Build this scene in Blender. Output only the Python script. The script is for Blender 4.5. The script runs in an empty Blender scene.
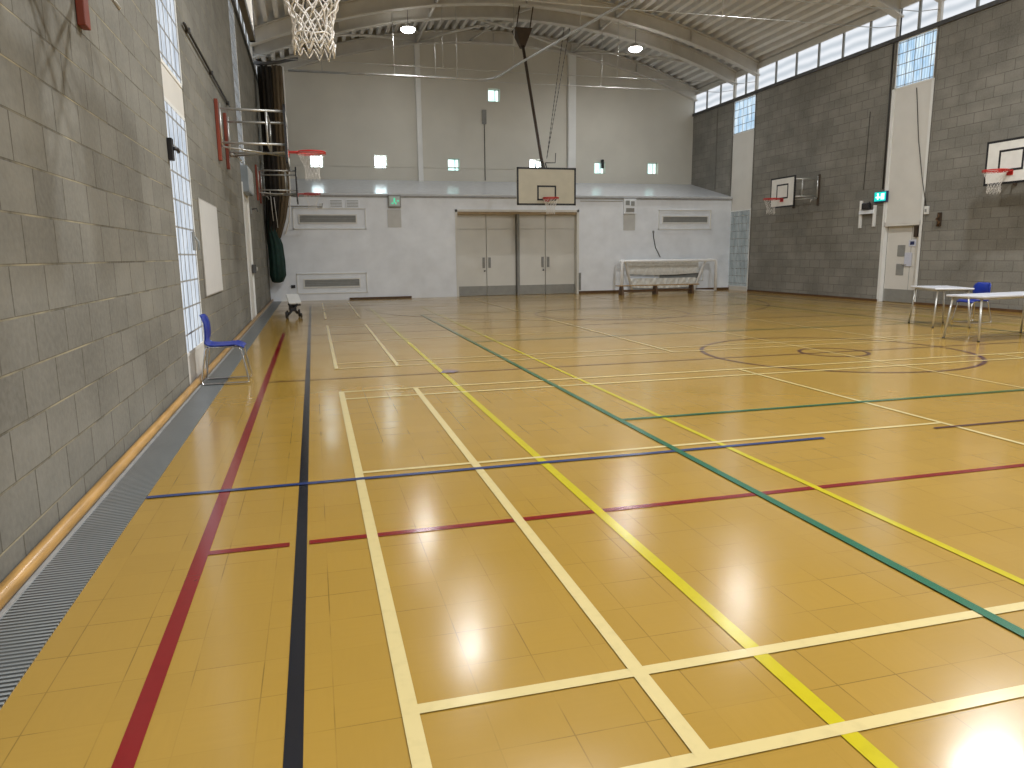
import bpy, bmesh, math, random
from mathutils import Vector, Matrix
random.seed(7)
C = bpy.context.scene.collection
SC = bpy.context.scene
PI = math.pi

# ------------------------------------------------------------------ camera
cd = bpy.data.cameras.new('camera'); cam = bpy.data.objects.new('camera', cd); C.objects.link(cam)
yaw, pitch, roll = 0.2619423455, -0.1759116493, -0.0117444135
cy, sy, cp, sp = math.cos(yaw), math.sin(yaw), math.cos(pitch), math.sin(pitch)
f_ = Vector((sy*cp, cy*cp, sp)); r_ = Vector((cy, -sy, 0)); u_ = r_.cross(f_)
cr, sr = math.cos(roll), math.sin(roll)
R2 = cr*r_ + sr*u_; U2 = -sr*r_ + cr*u_
M = Matrix((R2, U2, -f_)).transposed().to_4x4()
M.translation = Vector((-0.21487, 0.0, 1.40683))
cam.matrix_world = M
cd.sensor_width = 36; cd.lens = 727.753*36/1024; cd.clip_start = .05; cd.clip_end = 200
SC.camera = cam

# ------------------------------------------------------------------ world, exposure
w = bpy.data.worlds.new('world'); SC.world = w; w.use_nodes = True
bg = w.node_tree.nodes['Background']
bg.inputs['Color'].default_value = (.62, .76, 1, 1); bg.inputs['Strength'].default_value = 1.0
SC.view_settings.view_transform = 'Standard'; SC.view_settings.look = 'None'
SC.view_settings.gamma = 1; SC.view_settings.use_curve_mapping = False
SC.view_settings.exposure = 0.58
LAMP_W = 75.0          # watts of each high bay lamp
PANE = 2.6              # brightness of the daylight panes

# ------------------------------------------------------------------ room dimensions
XL, XR = -1.58, 15.0
YN, YB, YU = -8.4, 24.8, 27.9         # near wall, lower back wall, upper back wall
XC = 6.71; RB = 21.65                  # arch of the roof beams
def zb(x): return 9.06 - (RB - math.sqrt(RB*RB-(x-XC)**2))
ZS, ZW = 6.85, 7.62                    # clerestory sill and head

# ------------------------------------------------------------------ materials
def newmat(name):
    m = bpy.data.materials.new(name); m.use_nodes = True
    nt = m.node_tree; return m, nt, nt.nodes['Principled BSDF']
def N(nt, t, **k):
    n = nt.nodes.new(t)
    for a, v in k.items():
        if a in n.inputs.keys(): n.inputs[a].default_value = v
        else: setattr(n, a, v)
    return n
def mixc(nt, fac, a, b, mode='MIX'):
    n = nt.nodes.new('ShaderNodeMix'); n.data_type = 'RGBA'; n.blend_type = mode
    for sock, v in ((n.inputs[0], fac), (n.inputs[6], a), (n.inputs[7], b)):
        if isinstance(v, bpy.types.NodeSocket): nt.links.new(v, sock)
        elif isinstance(v, (int, float)): sock.default_value = v
        else: sock.default_value = (*v, 1)
    return n.outputs[2]
def maprange(nt, src, a, b, c, d):
    n = nt.nodes.new('ShaderNodeMapRange')
    nt.links.new(src, n.inputs[0])
    for i, v in enumerate((a, b, c, d)): n.inputs[i+1].default_value = v
    return n.outputs[0]
def noise(nt, scale, detail=3, stretch=None):
    g = N(nt, 'ShaderNodeTexCoord'); n = N(nt, 'ShaderNodeTexNoise'); n.inputs['Scale'].default_value = scale
    n.inputs['Detail'].default_value = detail
    mp = N(nt, 'ShaderNodeMapping')
    if stretch: mp.inputs['Scale'].default_value = stretch
    nt.links.new(g.outputs['Object'], mp.inputs[0]); nt.links.new(mp.outputs[0], n.inputs['Vector'])
    return n.outputs['Fac']
def plain(name, col, rough=.5, metal=0., var=.12, scale=6., bump=0., stretch=None, coat=0.):
    m, nt, b = newmat(name)
    f = noise(nt, scale, 4, stretch)
    dk = tuple(c*(1-var) for c in col); lt = tuple(min(1, c*(1+var)) for c in col)
    nt.links.new(mixc(nt, maprange(nt, f, .3, .7, 0, 1), dk, lt), b.inputs['Base Color'])
    b.inputs['Roughness'].default_value = rough; b.inputs['Metallic'].default_value = metal
    if coat: b.inputs['Coat Weight'].default_value = coat
    if bump:
        bp = N(nt, 'ShaderNodeBump'); bp.inputs['Strength'].default_value = bump; bp.inputs['Distance'].default_value = .01
        nt.links.new(f, bp.inputs['Height']); nt.links.new(bp.outputs[0], b.inputs['Normal'])
    return m
def swizzle(nt, order):
    g = N(nt, 'ShaderNodeTexCoord'); s = N(nt, 'ShaderNodeSeparateXYZ'); c = N(nt, 'ShaderNodeCombineXYZ')
    nt.links.new(g.outputs['Object'], s.inputs[0])
    for i, a in enumerate(order): nt.links.new(s.outputs['XYZ'.index(a)], c.inputs[i])
    return c.outputs[0]
def blockwork(name, c1, c2, mortar, order='YZX', stain=.5, light=(.3, .27, .2)):
    m, nt, b = newmat(name)
    v = swizzle(nt, order)
    mp = N(nt, 'ShaderNodeMapping'); mp.inputs['Location'].default_value = (.08, -.16, 0); nt.links.new(v, mp.inputs[0])
    br = N(nt, 'ShaderNodeTexBrick'); nt.links.new(mp.outputs[0], br.inputs['Vector'])
    br.offset = .5; br.squash = 1
    for k, x in (('Scale', 1.), ('Brick Width', .47), ('Row Height', .245), ('Mortar Size', .007), ('Mortar Smooth', .3), ('Bias', -.1)):
        br.inputs[k].default_value = x
    br.inputs['Color1'].default_value = (*c1, 1); br.inputs['Color2'].default_value = (*c2, 1); br.inputs['Mortar'].default_value = (*mortar, 1)
    n1 = noise(nt, 1.1, 4); n2 = noise(nt, 26, 5)
    b2 = N(nt, 'ShaderNodeTexBrick'); nt.links.new(mp.outputs[0], b2.inputs['Vector']); b2.offset = 0
    for k, x in (('Scale', 1.), ('Brick Width', 4000.), ('Row Height', .245), ('Mortar Size', .006), ('Mortar Smooth', .35)): b2.inputs[k].default_value = x
    hm = N(nt, 'ShaderNodeMath'); hm.operation = 'MULTIPLY'; nt.links.new(b2.outputs['Fac'], hm.inputs[0])
    nt.links.new(maprange(nt, noise(nt, 1.7, 3), .4, .6, .05, 1), hm.inputs[1])
    n4 = noise(nt, .9, 3, (.5, .5, 2.2))
    c = mixc(nt, maprange(nt, n4, .45, .65, 0, .45), br.outputs['Color'], tuple(x*1.35 for x in c2))
    c = mixc(nt, maprange(nt, n1, .42, .72, 0, stain), c, tuple(x*.62 for x in c1))
    c = mixc(nt, br.outputs['Fac'], c, mortar)
    c = mixc(nt, hm.outputs[0], c, light)
    c = mixc(nt, maprange(nt, n2, .3, .7, 0, .30), c, tuple(min(1, x*1.35) for x in c2))
    nt.links.new(c, b.inputs['Base Color']); b.inputs['Roughness'].default_value = .8
    b.inputs['Specular IOR Level'].default_value = .25
    bp = N(nt, 'ShaderNodeBump'); bp.inputs['Strength'].default_value = .55; bp.inputs['Distance'].default_value = .012
    inv = maprange(nt, br.outputs['Fac'], 0, 1, 1, 0)
    ad = N(nt, 'ShaderNodeMath'); ad.operation = 'MULTIPLY_ADD'; nt.links.new(n2, ad.inputs[0]); ad.inputs[1].default_value = .35; nt.links.new(inv, ad.inputs[2])
    nt.links.new(ad.outputs[0], bp.inputs['Height']); nt.links.new(bp.outputs[0], b.inputs['Normal'])
    return m
M_ = {}
M_['block_l'] = blockwork('pale concrete blockwork', (.158, .152, .131), (.210, .202, .174), (.085, .078, .06), light=(.33, .29, .19))
M_['block_r'] = blockwork('dark concrete blockwork', (.185, .176, .152), (.235, .224, .195), (.105, .098, .082), stain=.7, light=(.17, .16, .135))
M_['block_x'] = blockwork('end blockwork', (.17, .155, .13), (.22, .20, .165), (.14, .125, .10), order='XZY')
M_['white'] = plain('white painted plaster', (.74, .74, .71), .55, var=.05, scale=1.3)
M_['white_low'] = plain('scuffed white painted wall', (.80, .835, .88), .4, var=.06, scale=2.2)
M_['cream_up'] = plain('grey cream painted wall', (.60, .575, .50), .6, var=.05, scale=.8)
M_['panel'] = plain('white infill panel', (.66, .64, .59), .5, var=.04, scale=2)
M_['steel'] = plain('cream painted steel', (.62, .60, .55), .45, var=.06, scale=3)
M_['deck'] = plain('cream metal roof decking', (.78, .77, .74), .5, var=.06, scale=2)
M_['dark_rail'] = plain('dark steel rail', (.06, .06, .06), .5, var=.2)
M_['black'] = plain('black plastic', (.012, .012, .014), .45, var=.2)
M_['grey'] = plain('mid grey paint', (.27, .28, .27), .5, var=.06)
M_['kick'] = plain('grey kick plate', (.30, .30, .28), .35, .3, var=.08)
M_['door'] = plain('cream painted door', (.68, .67, .62), .4, var=.04, scale=2)
M_['chrome'] = plain('chrome tube', (.65, .66, .68), .18, 1., var=.05)
M_['galv'] = plain('galvanised steel', (.55, .55, .53), .4, .7, var=.1)
M_['blue'] = plain('blue moulded plastic', (.005, .025, .25), .38, var=.1, scale=9)
M_['red'] = plain('red painted steel', (.50, .02, .015), .4, var=.1)
M_['plank'] = plain('red brown painted timber', (.21, .035, .014), .5, var=.25, scale=5, stretch=(1, 1, .2))
M_['brown'] = plain('dark brown steel', (.055, .035, .02), .5, var=.2)
M_['board'] = plain('white backboard', (.72, .71, .66), .4, var=.05)
M_['board_cream'] = plain('cream backboard', (.50, .46, .35), .4, var=.06, scale=3)
M_['net'] = plain('white cord', (.80, .77, .72), .8, var=.08, scale=30)
M_['goalwhite'] = plain('white goal tube', (.88, .88, .87), .35, var=.04)
M_['netting'] = plain('grey cream netting', (.72, .71, .66), .9, var=.1, scale=14, bump=.6)
M_['wood'] = plain('varnished timber', (.42, .24, .075), .35, var=.25, scale=7, stretch=(4, .4, 4), bump=.1)
M_['benchwood'] = plain('bench timber', (.36, .24, .12), .4, var=.2, scale=7, stretch=(.4, 4, 4))
M_['skirt'] = plain('brown skirting', (.10, .05, .02), .45, var=.2)
M_['tabletop'] = plain('pale grey laminate', (.62, .64, .70), .25, var=.03)
M_['cloth_dark'] = plain('black folded netting', (.018, .014, .010), .9, var=.5, scale=12, bump=.8, stretch=(6, 6, .4))
M_['cloth_tan'] = plain('brown folded curtain', (.13, .095, .055), .9, var=.35, scale=10, bump=.6, stretch=(5, 5, .3))
M_['bag'] = plain('dark green canvas', (.002, .026, .018), .75, var=.3, scale=9, bump=.5)
M_['whiteboard'] = plain('whiteboard face', (.66, .65, .62), .3, var=.03)
M_['alu'] = plain('aluminium trim', (.42, .40, .36), .4, .5, var=.1)
M_['paper'] = plain('printed paper', (.55, .57, .66), .6, var=.1, scale=40)
M_['signblue'] = plain('dark blue print', (.02, .03, .10), .5, var=.1)
M_['louvre'] = plain('grey louvre', (.25, .25, .235), .5, var=.1)
M_['cable'] = plain('dark cable', (.03, .028, .025), .6, var=.2)
M_['plate'] = plain('pale grey plate', (.58, .58, .56), .5, var=.04)
M_['fillet'] = plain('pale grey edge strip', (.32, .32, .31), .5, var=.15, scale=8)

# ribbed grille of the trench heating
m, nt, b = newmat('ribbed grey trench grille'); v = swizzle(nt, 'YXZ')
wv = N(nt, 'ShaderNodeTexWave'); wv.inputs['Scale'].default_value = 11.2; wv.bands_direction = 'X'; nt.links.new(v, wv.inputs['Vector'])
nf = noise(nt, 3, 4)
c = mixc(nt, maprange(nt, wv.outputs['Fac'], .35, .65, 0, 1), (.03, .034, .036), (.30, .32, .325))
c = mixc(nt, maprange(nt, nf, .35, .7, 0, .5), c, (.13, .14, .14))
nt.links.new(c, b.inputs['Base Color']); b.inputs['Roughness'].default_value = .35; b.inputs['Metallic'].default_value = .2
bp = N(nt, 'ShaderNodeBump'); bp.inputs['Strength'].default_value = .6; bp.inputs['Distance'].default_value = .004
nt.links.new(wv.outputs['Fac'], bp.inputs['Height']); nt.links.new(bp.outputs[0], b.inputs['Normal'])
M_['grille'] = m

# sports floor, small square tiles under varnish
def floormat(name, base, tiled=True):
    m, nt, b = newmat(name)
    g = N(nt, 'ShaderNodeTexCoord')
    nz = noise(nt, 1.0, 5); n3 = noise(nt, .35, 3)
    col = base
    lt = tuple(min(1, x*1.16) for x in base); dk = tuple(x*.86 for x in base)
    if tiled:
        br = N(nt, 'ShaderNodeTexBrick'); nt.links.new(g.outputs['Object'], br.inputs['Vector']); br.offset = 0.
        for k, x in (('Scale', 1.), ('Brick Width', .229), ('Row Height', .229), ('Mortar Size', .0022), ('Mortar Smooth', .2), ('Bias', 0.)):
            br.inputs[k].default_value = x
        br.inputs['Color1'].default_value = (*tuple(x*.965 for x in base), 1); br.inputs['Color2'].default_value = (*tuple(x*1.03 for x in base), 1)
        br.inputs['Mortar'].default_value = (*tuple(x*.93 for x in base), 1)
        fm = noise(nt, 2.3, 4)
        jo = N(nt, 'ShaderNodeMath'); jo.operation = 'MULTIPLY'
        nt.links.new(br.outputs['Fac'], jo.inputs[0]); nt.links.new(maprange(nt, fm, .44, .62, 0, .8), jo.inputs[1])
        # streaks of the tile grain, turned from tile to tile
        ch = N(nt, 'ShaderNodeTexChecker'); ch.inputs['Scale'].default_value = 1/.229; nt.links.new(g.outputs['Object'], ch.inputs['Vector'])
        a1 = noise(nt, 6, 5, (1, 9, 1)); a2 = noise(nt, 6, 5, (9, 1, 1))
        mg = N(nt, 'ShaderNodeMix'); nt.links.new(ch.outputs['Fac'], mg.inputs[0]); nt.links.new(a1, mg.inputs[2]); nt.links.new(a2, mg.inputs[3])
        c = mixc(nt, maprange(nt, mg.outputs[0], .35, .7, 0, .22), br.outputs['Color'], tuple(x*.84 for x in base))
        c = mixc(nt, jo.outputs[0], c, tuple(x*.35 for x in base))
    else:
        c = mixc(nt, maprange(nt, noise(nt, 18, 5), .5, .75, 0, .5), base, tuple(x*.8 for x in base))
    c = mixc(nt, maprange(nt, n3, .35, .65, 0, .35), c, dk)
    nt.links.new(c, b.inputs['Base Color'])
    nt.links.new(maprange(nt, nz, .3, .7, .13, .21), b.inputs['Roughness'])
    b.inputs['IOR'].default_value = 1.5; b.inputs['Specular IOR Level'].default_value = .85
    bp = N(nt, 'ShaderNodeBump'); bp.inputs['Strength'].default_value = .10; bp.inputs['Distance'].default_value = .004
    nt.links.new(noise(nt, 7, 4), bp.inputs['Height']); nt.links.new(bp.outputs[0], b.inputs['Normal'])
    return m
FLOORM = [floormat('varnished tan sports floor', (.375, .225, .038))]
for nm_, col in (('cream line paint', (.64, .52, .24)), ('yellow line paint', (.52, .43, .010)), ('green line paint', (.008, .12, .055)),
                 ('black line paint', (.008, .010, .016)), ('red line paint', (.20, .006, .008)), ('blue line paint', (.018, .04, .15)),
                 ('brown line paint', (.09, .035, .03)), ('faint purple mark', (.20, .14, .20))):
    FLOORM.append(floormat(nm_, col, False))

# daylight panes
def pane(name, c1, c2, k, blocks=None, order='YZX', stripes=False):
    m, nt, b = newmat(name); nt.nodes.remove(b)
    out = nt.nodes['Material Output']; em = N(nt, 'ShaderNodeEmission'); em.inputs['Strength'].default_value = k
    v = swizzle(nt, order)
    nz = noise(nt, 5, 4, (1, 1, .35) )
    if stripes:
        sp_ = N(nt, 'ShaderNodeMapping'); sp_.inputs['Rotation'].default_value = (0, 0, 0); nt.links.new(v, sp_.inputs[0])
        wv = N(nt, 'ShaderNodeTexWave'); wv.bands_direction = 'Y'; wv.inputs['Scale'].default_value = 1.1; wv.inputs['Distortion'].default_value = 1.6; wv.inputs['Detail'].default_value = 1
        nt.links.new(sp_.outputs[0], wv.inputs['Vector'])
        c = mixc(nt, wv.outputs['Fac'], c1, c2)
    else:
        c = mixc(nt, maprange(nt, nz, .35, .65, 0, 1), c1, c2)
    if blocks:
        br = N(nt, 'ShaderNodeTexBrick'); nt.links.new(v, br.inputs['Vector']); br.offset = 0
        for kk, x in (('Scale', 1.), ('Brick Width', blocks[0]), ('Row Height', blocks[1]), ('Mortar Size', .012), ('Mortar Smooth', .5), ('Bias', 0.)):
            br.inputs[kk].default_value = x
        ws = N(nt, 'ShaderNodeTexWave'); ws.bands_direction = 'X'; ws.inputs['Scale'].default_value = 3.6; ws.inputs['Distortion'].default_value = 2.5; nt.links.new(v, ws.inputs['Vector'])
        c = mixc(nt, maprange(nt, ws.outputs['Fac'], 0, 1, 0, .55), c, tuple(x*.45 for x in c1))
        c = mixc(nt, br.outputs['Fac'], c, tuple(x*.5 for x in c1))
    nt.links.new(c, em.inputs['Color'])
    gl = N(nt, 'ShaderNodeBsdfGlossy'); gl.inputs['Roughness'].default_value = .15; mx = N(nt, 'ShaderNodeMixShader'); mx.inputs[0].default_value = .08
    nt.links.new(em.outputs[0], mx.inputs[1]); nt.links.new(gl.outputs[0], mx.inputs[2]); nt.links.new(mx.outputs[0], out.inputs['Surface'])
    return m
M_['pane_c'] = pane('daylit clerestory glass', (.52, .57, .62), (.76, .79, .83), .82, stripes=True)
M_['pane_b'] = pane('daylit glass blocks', (.40, .62, .85), (.78, .92, 1.), 0.85, (.27, .27))
M_['pane_bl'] = pane('daylit glass blocks left', (.50, .57, .66), (.84, .90, .96), 0.85, (.27, .29))
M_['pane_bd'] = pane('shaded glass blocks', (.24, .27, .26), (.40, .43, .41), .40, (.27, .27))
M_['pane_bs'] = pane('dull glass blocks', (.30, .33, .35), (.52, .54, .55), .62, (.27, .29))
M_['pane_w'] = pane('daylit small window glass', (.55, .85, .95), (.9, .98, 1.), 8.0, order='XZY')
M_['pane_g'] = pane('green lit small window glass', (.35, .72, .66), (.8, .95, .93), 1.5, order='XZY')

def emis(name, col, k):
    m, nt, b = newmat(name); b.inputs['Base Color'].default_value = (*col, 1)
    b.inputs['Emission Color'].default_value = (*col, 1); b.inputs['Emission Strength'].default_value = k; b.inputs['Roughness'].default_value = .4
    f = noise(nt, 20, 2); nt.links.new(mixc(nt, maprange(nt, f, 0, 1, 0, .1), col, tuple(x*.8 for x in col)), b.inputs['Base Color'])
    return m
M_['lampglow'] = emis('glowing lamp lens', (1, .98, .95), 12)
M_['exitgreen'] = emis('lit green exit panel', (.0, .42, .38), .9)
M_['exitwhite'] = emis('lit white symbol', (.65, 1, .95), 1.0)
M_['exitpale'] = emis('pale green exit panel', (.45, .52, .48), .05)
M_['exitspot'] = emis('green exit symbol', (.05, .5, .28), .8)

# ------------------------------------------------------------------ mesh helpers
class MB:
    def __init__(s): s.v = []; s.f = []; s.m = []; s.sm = []
    def add(s, vs, fs, mi=0, smooth=False):
        o = len(s.v); s.v += [tuple(v) for v in vs]
        for f in fs: s.f.append(tuple(i+o for i in f)); s.m.append(mi); s.sm.append(smooth)
        return s
    def box(s, x0, x1, y0, y1, z0, z1, mi=0, mat=None):
        if x0 > x1: x0, x1 = x1, x0
        if y0 > y1: y0, y1 = y1, y0
        if z0 > z1: z0, z1 = z1, z0
        vs = [Vector((x, y, z)) for x in (x0, x1) for y in (y0, y1) for z in (z0, z1)]
        if mat: vs = [mat @ v for v in vs]
        return s.add(vs, [(0,1,3,2), (4,6,7,5), (0,4,5,1), (2,3,7,6), (0,2,6,4), (1,5,7,3)], mi)
    def rbox(s, x0, x1, y0, y1, z0, z1, r=.01, mi=0, mat=None):
        # box with chamfered edges
        bm = bmesh.new(); bmesh.ops.create_cube(bm, size=1)
        for v in bm.verts: v.co = Vector(((x0+x1)/2+v.co.x*(x1-x0), (y0+y1)/2+v.co.y*(y1-y0), (z0+z1)/2+v.co.z*(z1-z0)))
        bmesh.ops.bevel(bm, geom=list(bm.edges), offset=r, segments=2, affect='EDGES', profile=.5)
        bm.verts.index_update()
        vs = [(mat @ v.co) if mat else v.co.copy() for v in bm.verts]
        s.add(vs, [tuple(v.index for v in f.verts) for f in bm.faces], mi); bm.free(); return s
    def tube(s, pts, r, n=8, mi=0, closed=False, cap=True):
        P = [Vector(p) for p in pts]; k = len(P); rr = r if isinstance(r, (list, tuple)) else [r]*k
        vs = []; prev = None
        for i, p in enumerate(P):
            if closed: t = (P[(i+1) % k]-P[i-1])
            else: t = P[min(i+1, k-1)]-P[max(i-1, 0)]
            t.normalize()
            if prev is None:
                a = Vector((0, 0, 1)) if abs(t.z) < .9 else Vector((1, 0, 0)); n1 = t.cross(a).normalized()
            else:
                n1 = (prev-t*prev.dot(t)).normalized()
            prev = n1; n2 = t.cross(n1)
            for j in range(n):
                a = 2*PI*j/n; vs.append(p+(n1*math.cos(a)+n2*math.sin(a))*rr[i])
        fs = []
        for i in range(k if closed else k-1):
            for j in range(n):
                a = i*n+j; b_ = i*n+(j+1) % n; c_ = ((i+1) % k)*n+(j+1) % n; d = ((i+1) % k)*n+j
                fs.append((a, b_, c_, d))
        if cap and not closed: fs += [tuple(range(n))[::-1], tuple(range((k-1)*n, k*n))]
        return s.add(vs, fs, mi, True)
    def disc_cyl(s, c, axis, r, h, n=20, mi=0):
        c = Vector(c); a = Vector(axis).normalized()
        return s.tube([c-a*h/2, c+a*h/2], r, n, mi)
    def lathe(s, prof, c, n=24, mi=0):
        cx, cy_, cz = c; vs = []
        for (r, z) in prof:
            for j in range(n): a = 2*PI*j/n; vs.append((cx+r*math.cos(a), cy_+r*math.sin(a), cz+z))
        fs = [(i*n+j, i*n+(j+1) % n, (i+1)*n+(j+1) % n, (i+1)*n+j) for i in range(len(prof)-1) for j in range(n)]
        return s.add(vs, fs, mi, True)
    def build(s, name, mats, parent=None, fix=True):
        me = bpy.data.meshes.new(name); me.from_pydata(s.v, [], s.f)
        for mm in (mats if isinstance(mats, (list, tuple)) else [mats]): me.materials.append(M_[mm] if isinstance(mm, str) else mm)
        for i, p in enumerate(me.polygons): p.material_index = s.m[i]; p.use_smooth = s.sm[i]
        if fix:
            bm = bmesh.new(); bm.from_mesh(me); bmesh.ops.recalc_face_normals(bm, faces=bm.faces); bm.to_mesh(me); bm.free()
        o = bpy.data.objects.new(name, me); C.objects.link(o)
        if parent: o.parent = parent
        return o
def tag(o, label, cat, group=None):
    o['label'] = label; o['category'] = cat
    if group: o['group'] = group
    return o
def thing(name, label, cat, loc=(0, 0, 0), rz=0, group=None):
    o = bpy.data.objects.new(name, None); C.objects.link(o); o.location = loc; o.rotation_euler = (0, 0, rz)
    o.empty_display_size = .2
    return tag(o, label, cat, group)
def struct(name, mb, mats, parent=None):
    o = mb.build(name, mats, parent)
    if not parent: o['kind'] = 'structure'
    return o
def dup(root, loc, rz, label, group=None):
    r = root.copy(); C.objects.link(r); r.location = loc; r.rotation_euler = (0, 0, rz); r['label'] = label
    if group: r['group'] = group
    for ch in list(root.children):
        c_ = ch.copy(); C.objects.link(c_); c_.parent = r
        for g in ch.children:
            d = g.copy(); C.objects.link(d); d.parent = c_
    return r
TR = [0]
def trim(mb, mats):
    TR[0] += 1; return struct('trim_%d' % TR[0], mb, mats)
WN = [0]
def arc(c, r, a0, a1, n, z=0):
    return [(c[0]+r*math.cos(a0+(a1-a0)*i/n), c[1]+r*math.sin(a0+(a1-a0)*i/n), z) for i in range(n+1)]

# ------------------------------------------------------------------ floor with its painted court lines
fl = MB(); fl.box(XL-.3, XR+.3, YN-.3, YU+.3, -.2, 0)
LV = [0]
def stripe(x0, x1, y0, y1, mi):
    LV[0] += 1; z = .0022+.00008*LV[0]
    fl.add([(x0, y0, z), (x1, y0, z), (x1, y1, z), (x0, y1, z)], [(0, 1, 2, 3)], mi)
def vx(x, y0, y1, mi, w=.05): stripe(x-w/2, x+w/2, y0, y1, mi)
def hy(y, x0, x1, mi, w=.05): stripe(x0, x1, y-w/2, y+w/2, mi)
def ring(cx_, cy_, r, mi, a0=0, a1=2*PI, w=.05, n=96):
    LV[0] += 1; z = .0022+.00008*LV[0]; vs = []
    for i in range(n+1):
        a = a0+(a1-a0)*i/n
        for q in (r-w/2, r+w/2): vs.append((cx_+q*math.cos(a), cy_+q*math.sin(a), z))
    fl.add(vs, [(2*i, 2*i+1, 2*i+3, 2*i+2) for i in range(n)], mi)
CR, YE, GR, BK, RD, BL, BR, PU = range(1, 9)
hy(8.65, -.81, 14.4, BR, .045)
ring(6.8, 8.65, 1.8, BR, w=.055); ring(6.8, 8.65, .45, BR, w=.05)
ring(6.6, 16.2, 1.8, BR, w=.05); ring(6.8, 20.3, 5.7, BR, PI, 2*PI, w=.05)
hy(21.65, -.35, 13.95, BK, .05)
hy(-1.43, -.81, 14.4, RD, .055)
vx(-.81, -6.6, 14.3, RD, .062); vx(14.4, -6.6, 23.9, RD, .062)
vx(-.348, -4.35, 22.6, BK, .054); vx(13.95, -4.35, 21.65, BK, .078)
hy(3.594, -.78, -.405, RD); hy(3.594, -.31, 14.4, RD); hy(13.73, -.3, 14.4, BR, .04)
vx(1.236, -3.2, 20.5, YE, .058); vx(12.4, -3.2, 20.5, YE, .058)
vx(2.64, -3.2, 20.5, YE, .045); vx(10.95, -3.2, 20.5, YE, .045); vx(6.74, 2.25, 15.05, CR, .03)
for y0 in (1.638, 9.42, 17.2):
    y1 = y0+6.1; k = .05 if y0 < 5 else .042
    for a, b_ in ((0, 4.715), (8.69, 13.4)): hy(y0+3.09, a, b_, CR, .04)
    for yy in (y0, y0+.446, y1-.40, y1): hy(yy, -.02, 13.42, CR, k)
    for xx in (0.0, .777, 12.64, 13.4): vx(xx, y0, y1, CR, k+.004)
    for xx in (4.713, 8.68): vx(xx, y0, y1, CR, .04)
hy(4.587, -1.25, 3.47, BL, .045); hy(4.587, 4.5, 14.4, BR, .035)
vx(2.245, -.4, 17.65, GR, .05); vx(11.35, -.4, 17.65, GR, .05)
hy(5.625, 2.25, 11.35, GR, .05); hy(11.65, 2.25, 11.35, GR, .045); hy(17.65, 2.25, 11.35, GR, .05)
fl.add([(1.2, 8.62, .0085), (1.36, 8.6, .0085), (1.46, 8.72, .0085), (1.28, 8.84, .0085)], [(0, 1, 2, 3)], PU)
fo = fl.build('floor', FLOORM, fix=False); fo['kind'] = 'structure'

# grille, fillet and round timber along the left wall
trim(MB().box(-1.49, -1.255, YN, YB, -.01, .006), 'grille')
trim(MB().box(XL, -1.49, YN, YB, -.01, .012), 'fillet')
wd = MB(); wd.tube([(-1.532, YN, .047), (-1.532, YB, .047)], .036, 14); b0 = wd.build('baseboard_left', 'wood'); b0['kind'] = 'structure'
bb = MB().box(XR-.03, XR, 17.1, 23.5, 0, .06).box(XR-.03, XR, 9.35, 15.78, 0, .06).box(XR-.03, XR, YN, 8, 0, .06)
b1 = bb.build('baseboard_right', 'skirt'); b1['kind'] = 'structure'
b2 = MB().box(8.95, 14.4, YB-.025, YB, 0, .09).box(14.4, XR, YB-.025, YB, 0, .09).build('baseboard_back', 'skirt'); b2['kind'] = 'structure'

# ------------------------------------------------------------------ walls
LST = [(.65, 2.0), (8.45, 9.8), (16.9, 18.3)]      # left window strips
RST = [(.2, 1.55), (8.0, 9.35), (15.78, 17.08), (23.52, 24.9)]
def gaps(lo, hi, st):
    o = []; a = lo
    for (p, q_) in st: o.append((a, p)); a = q_
    o.append((a, hi)); return o
wl = MB()
for a, b_ in gaps(YN, YU+.3, LST): wl.box(XL-.3, XL, a, b_, 0, ZS-.03)
struct('wall_left', wl, 'block_l')
wr = MB()
for a, b_ in gaps(YN, YU+.3, RST): wr.box(XR, XR+.3, a, b_, 0, ZS-.03)
struct('wall_right', wr, 'block_r')
# near wall behind the photographer
struct('wall_near', MB().box(XL-.3, XR+.3, YN-.3, YN, 0, 9.6), 'block_x')
# upper back wall, with the openings of the small windows
WINS = [(.125, 4.80, 'pane_w'), (2.39, 4.81, 'pane_w'), (5.11, 4.76, 'pane_g'), (8.3, 4.78, 'pane_w'), (10.97, 4.75, 'pane_g'), (13.26, 4.77, 'pane_g'), (6.70, 7.30, 'pane_g')]
HW = .225
def wall_with_holes(mb, x0, x1, z0, z1, holes, y0, y1):
    xs = sorted({x0, x1, *[h[0] for h in holes], *[h[1] for h in holes]}); zs = sorted({z0, z1, *[h[2] for h in holes], *[h[3] for h in holes]})
    for i in range(len(xs)-1):
        for j in range(len(zs)-1):
            cx_, cz_ = (xs[i]+xs[i+1])/2, (zs[j]+zs[j+1])/2
            if any(h[0] < cx_ < h[1] and h[2] < cz_ < h[3] for h in holes): continue
            a = [(xs[i], y0, zs[j]), (xs[i+1], y0, zs[j]), (xs[i+1], y0, zs[j+1]), (xs[i], y0, zs[j+1])]
            mb.add(a, [(0, 1, 2, 3)]); mb.add([(p[0], y1, p[2]) for p in a], [(0, 3, 2, 1)])
    for h in holes:
        a = [(h[0], h[2]), (h[1], h[2]), (h[1], h[3]), (h[0], h[3])]
        for i in range(4):
            p, q_ = a[i], a[(i+1) % 4]
            mb.add([(p[0], y0, p[1]), (q_[0], y0, q_[1]), (q_[0], y1, q_[1]), (p[0], y1, p[1])], [(0, 1, 2, 3)])
wu = MB(); wall_with_holes(wu, XL-.3, XR+.3, 3.2, 9.7, [(x-HW, x+HW, z-HW, z+HW) for x, z, _ in WINS], YU, YU+.3)
wo = wu.build('wall_back_upper', 'cream_up', fix=False); wo['kind'] = 'structure'
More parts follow.
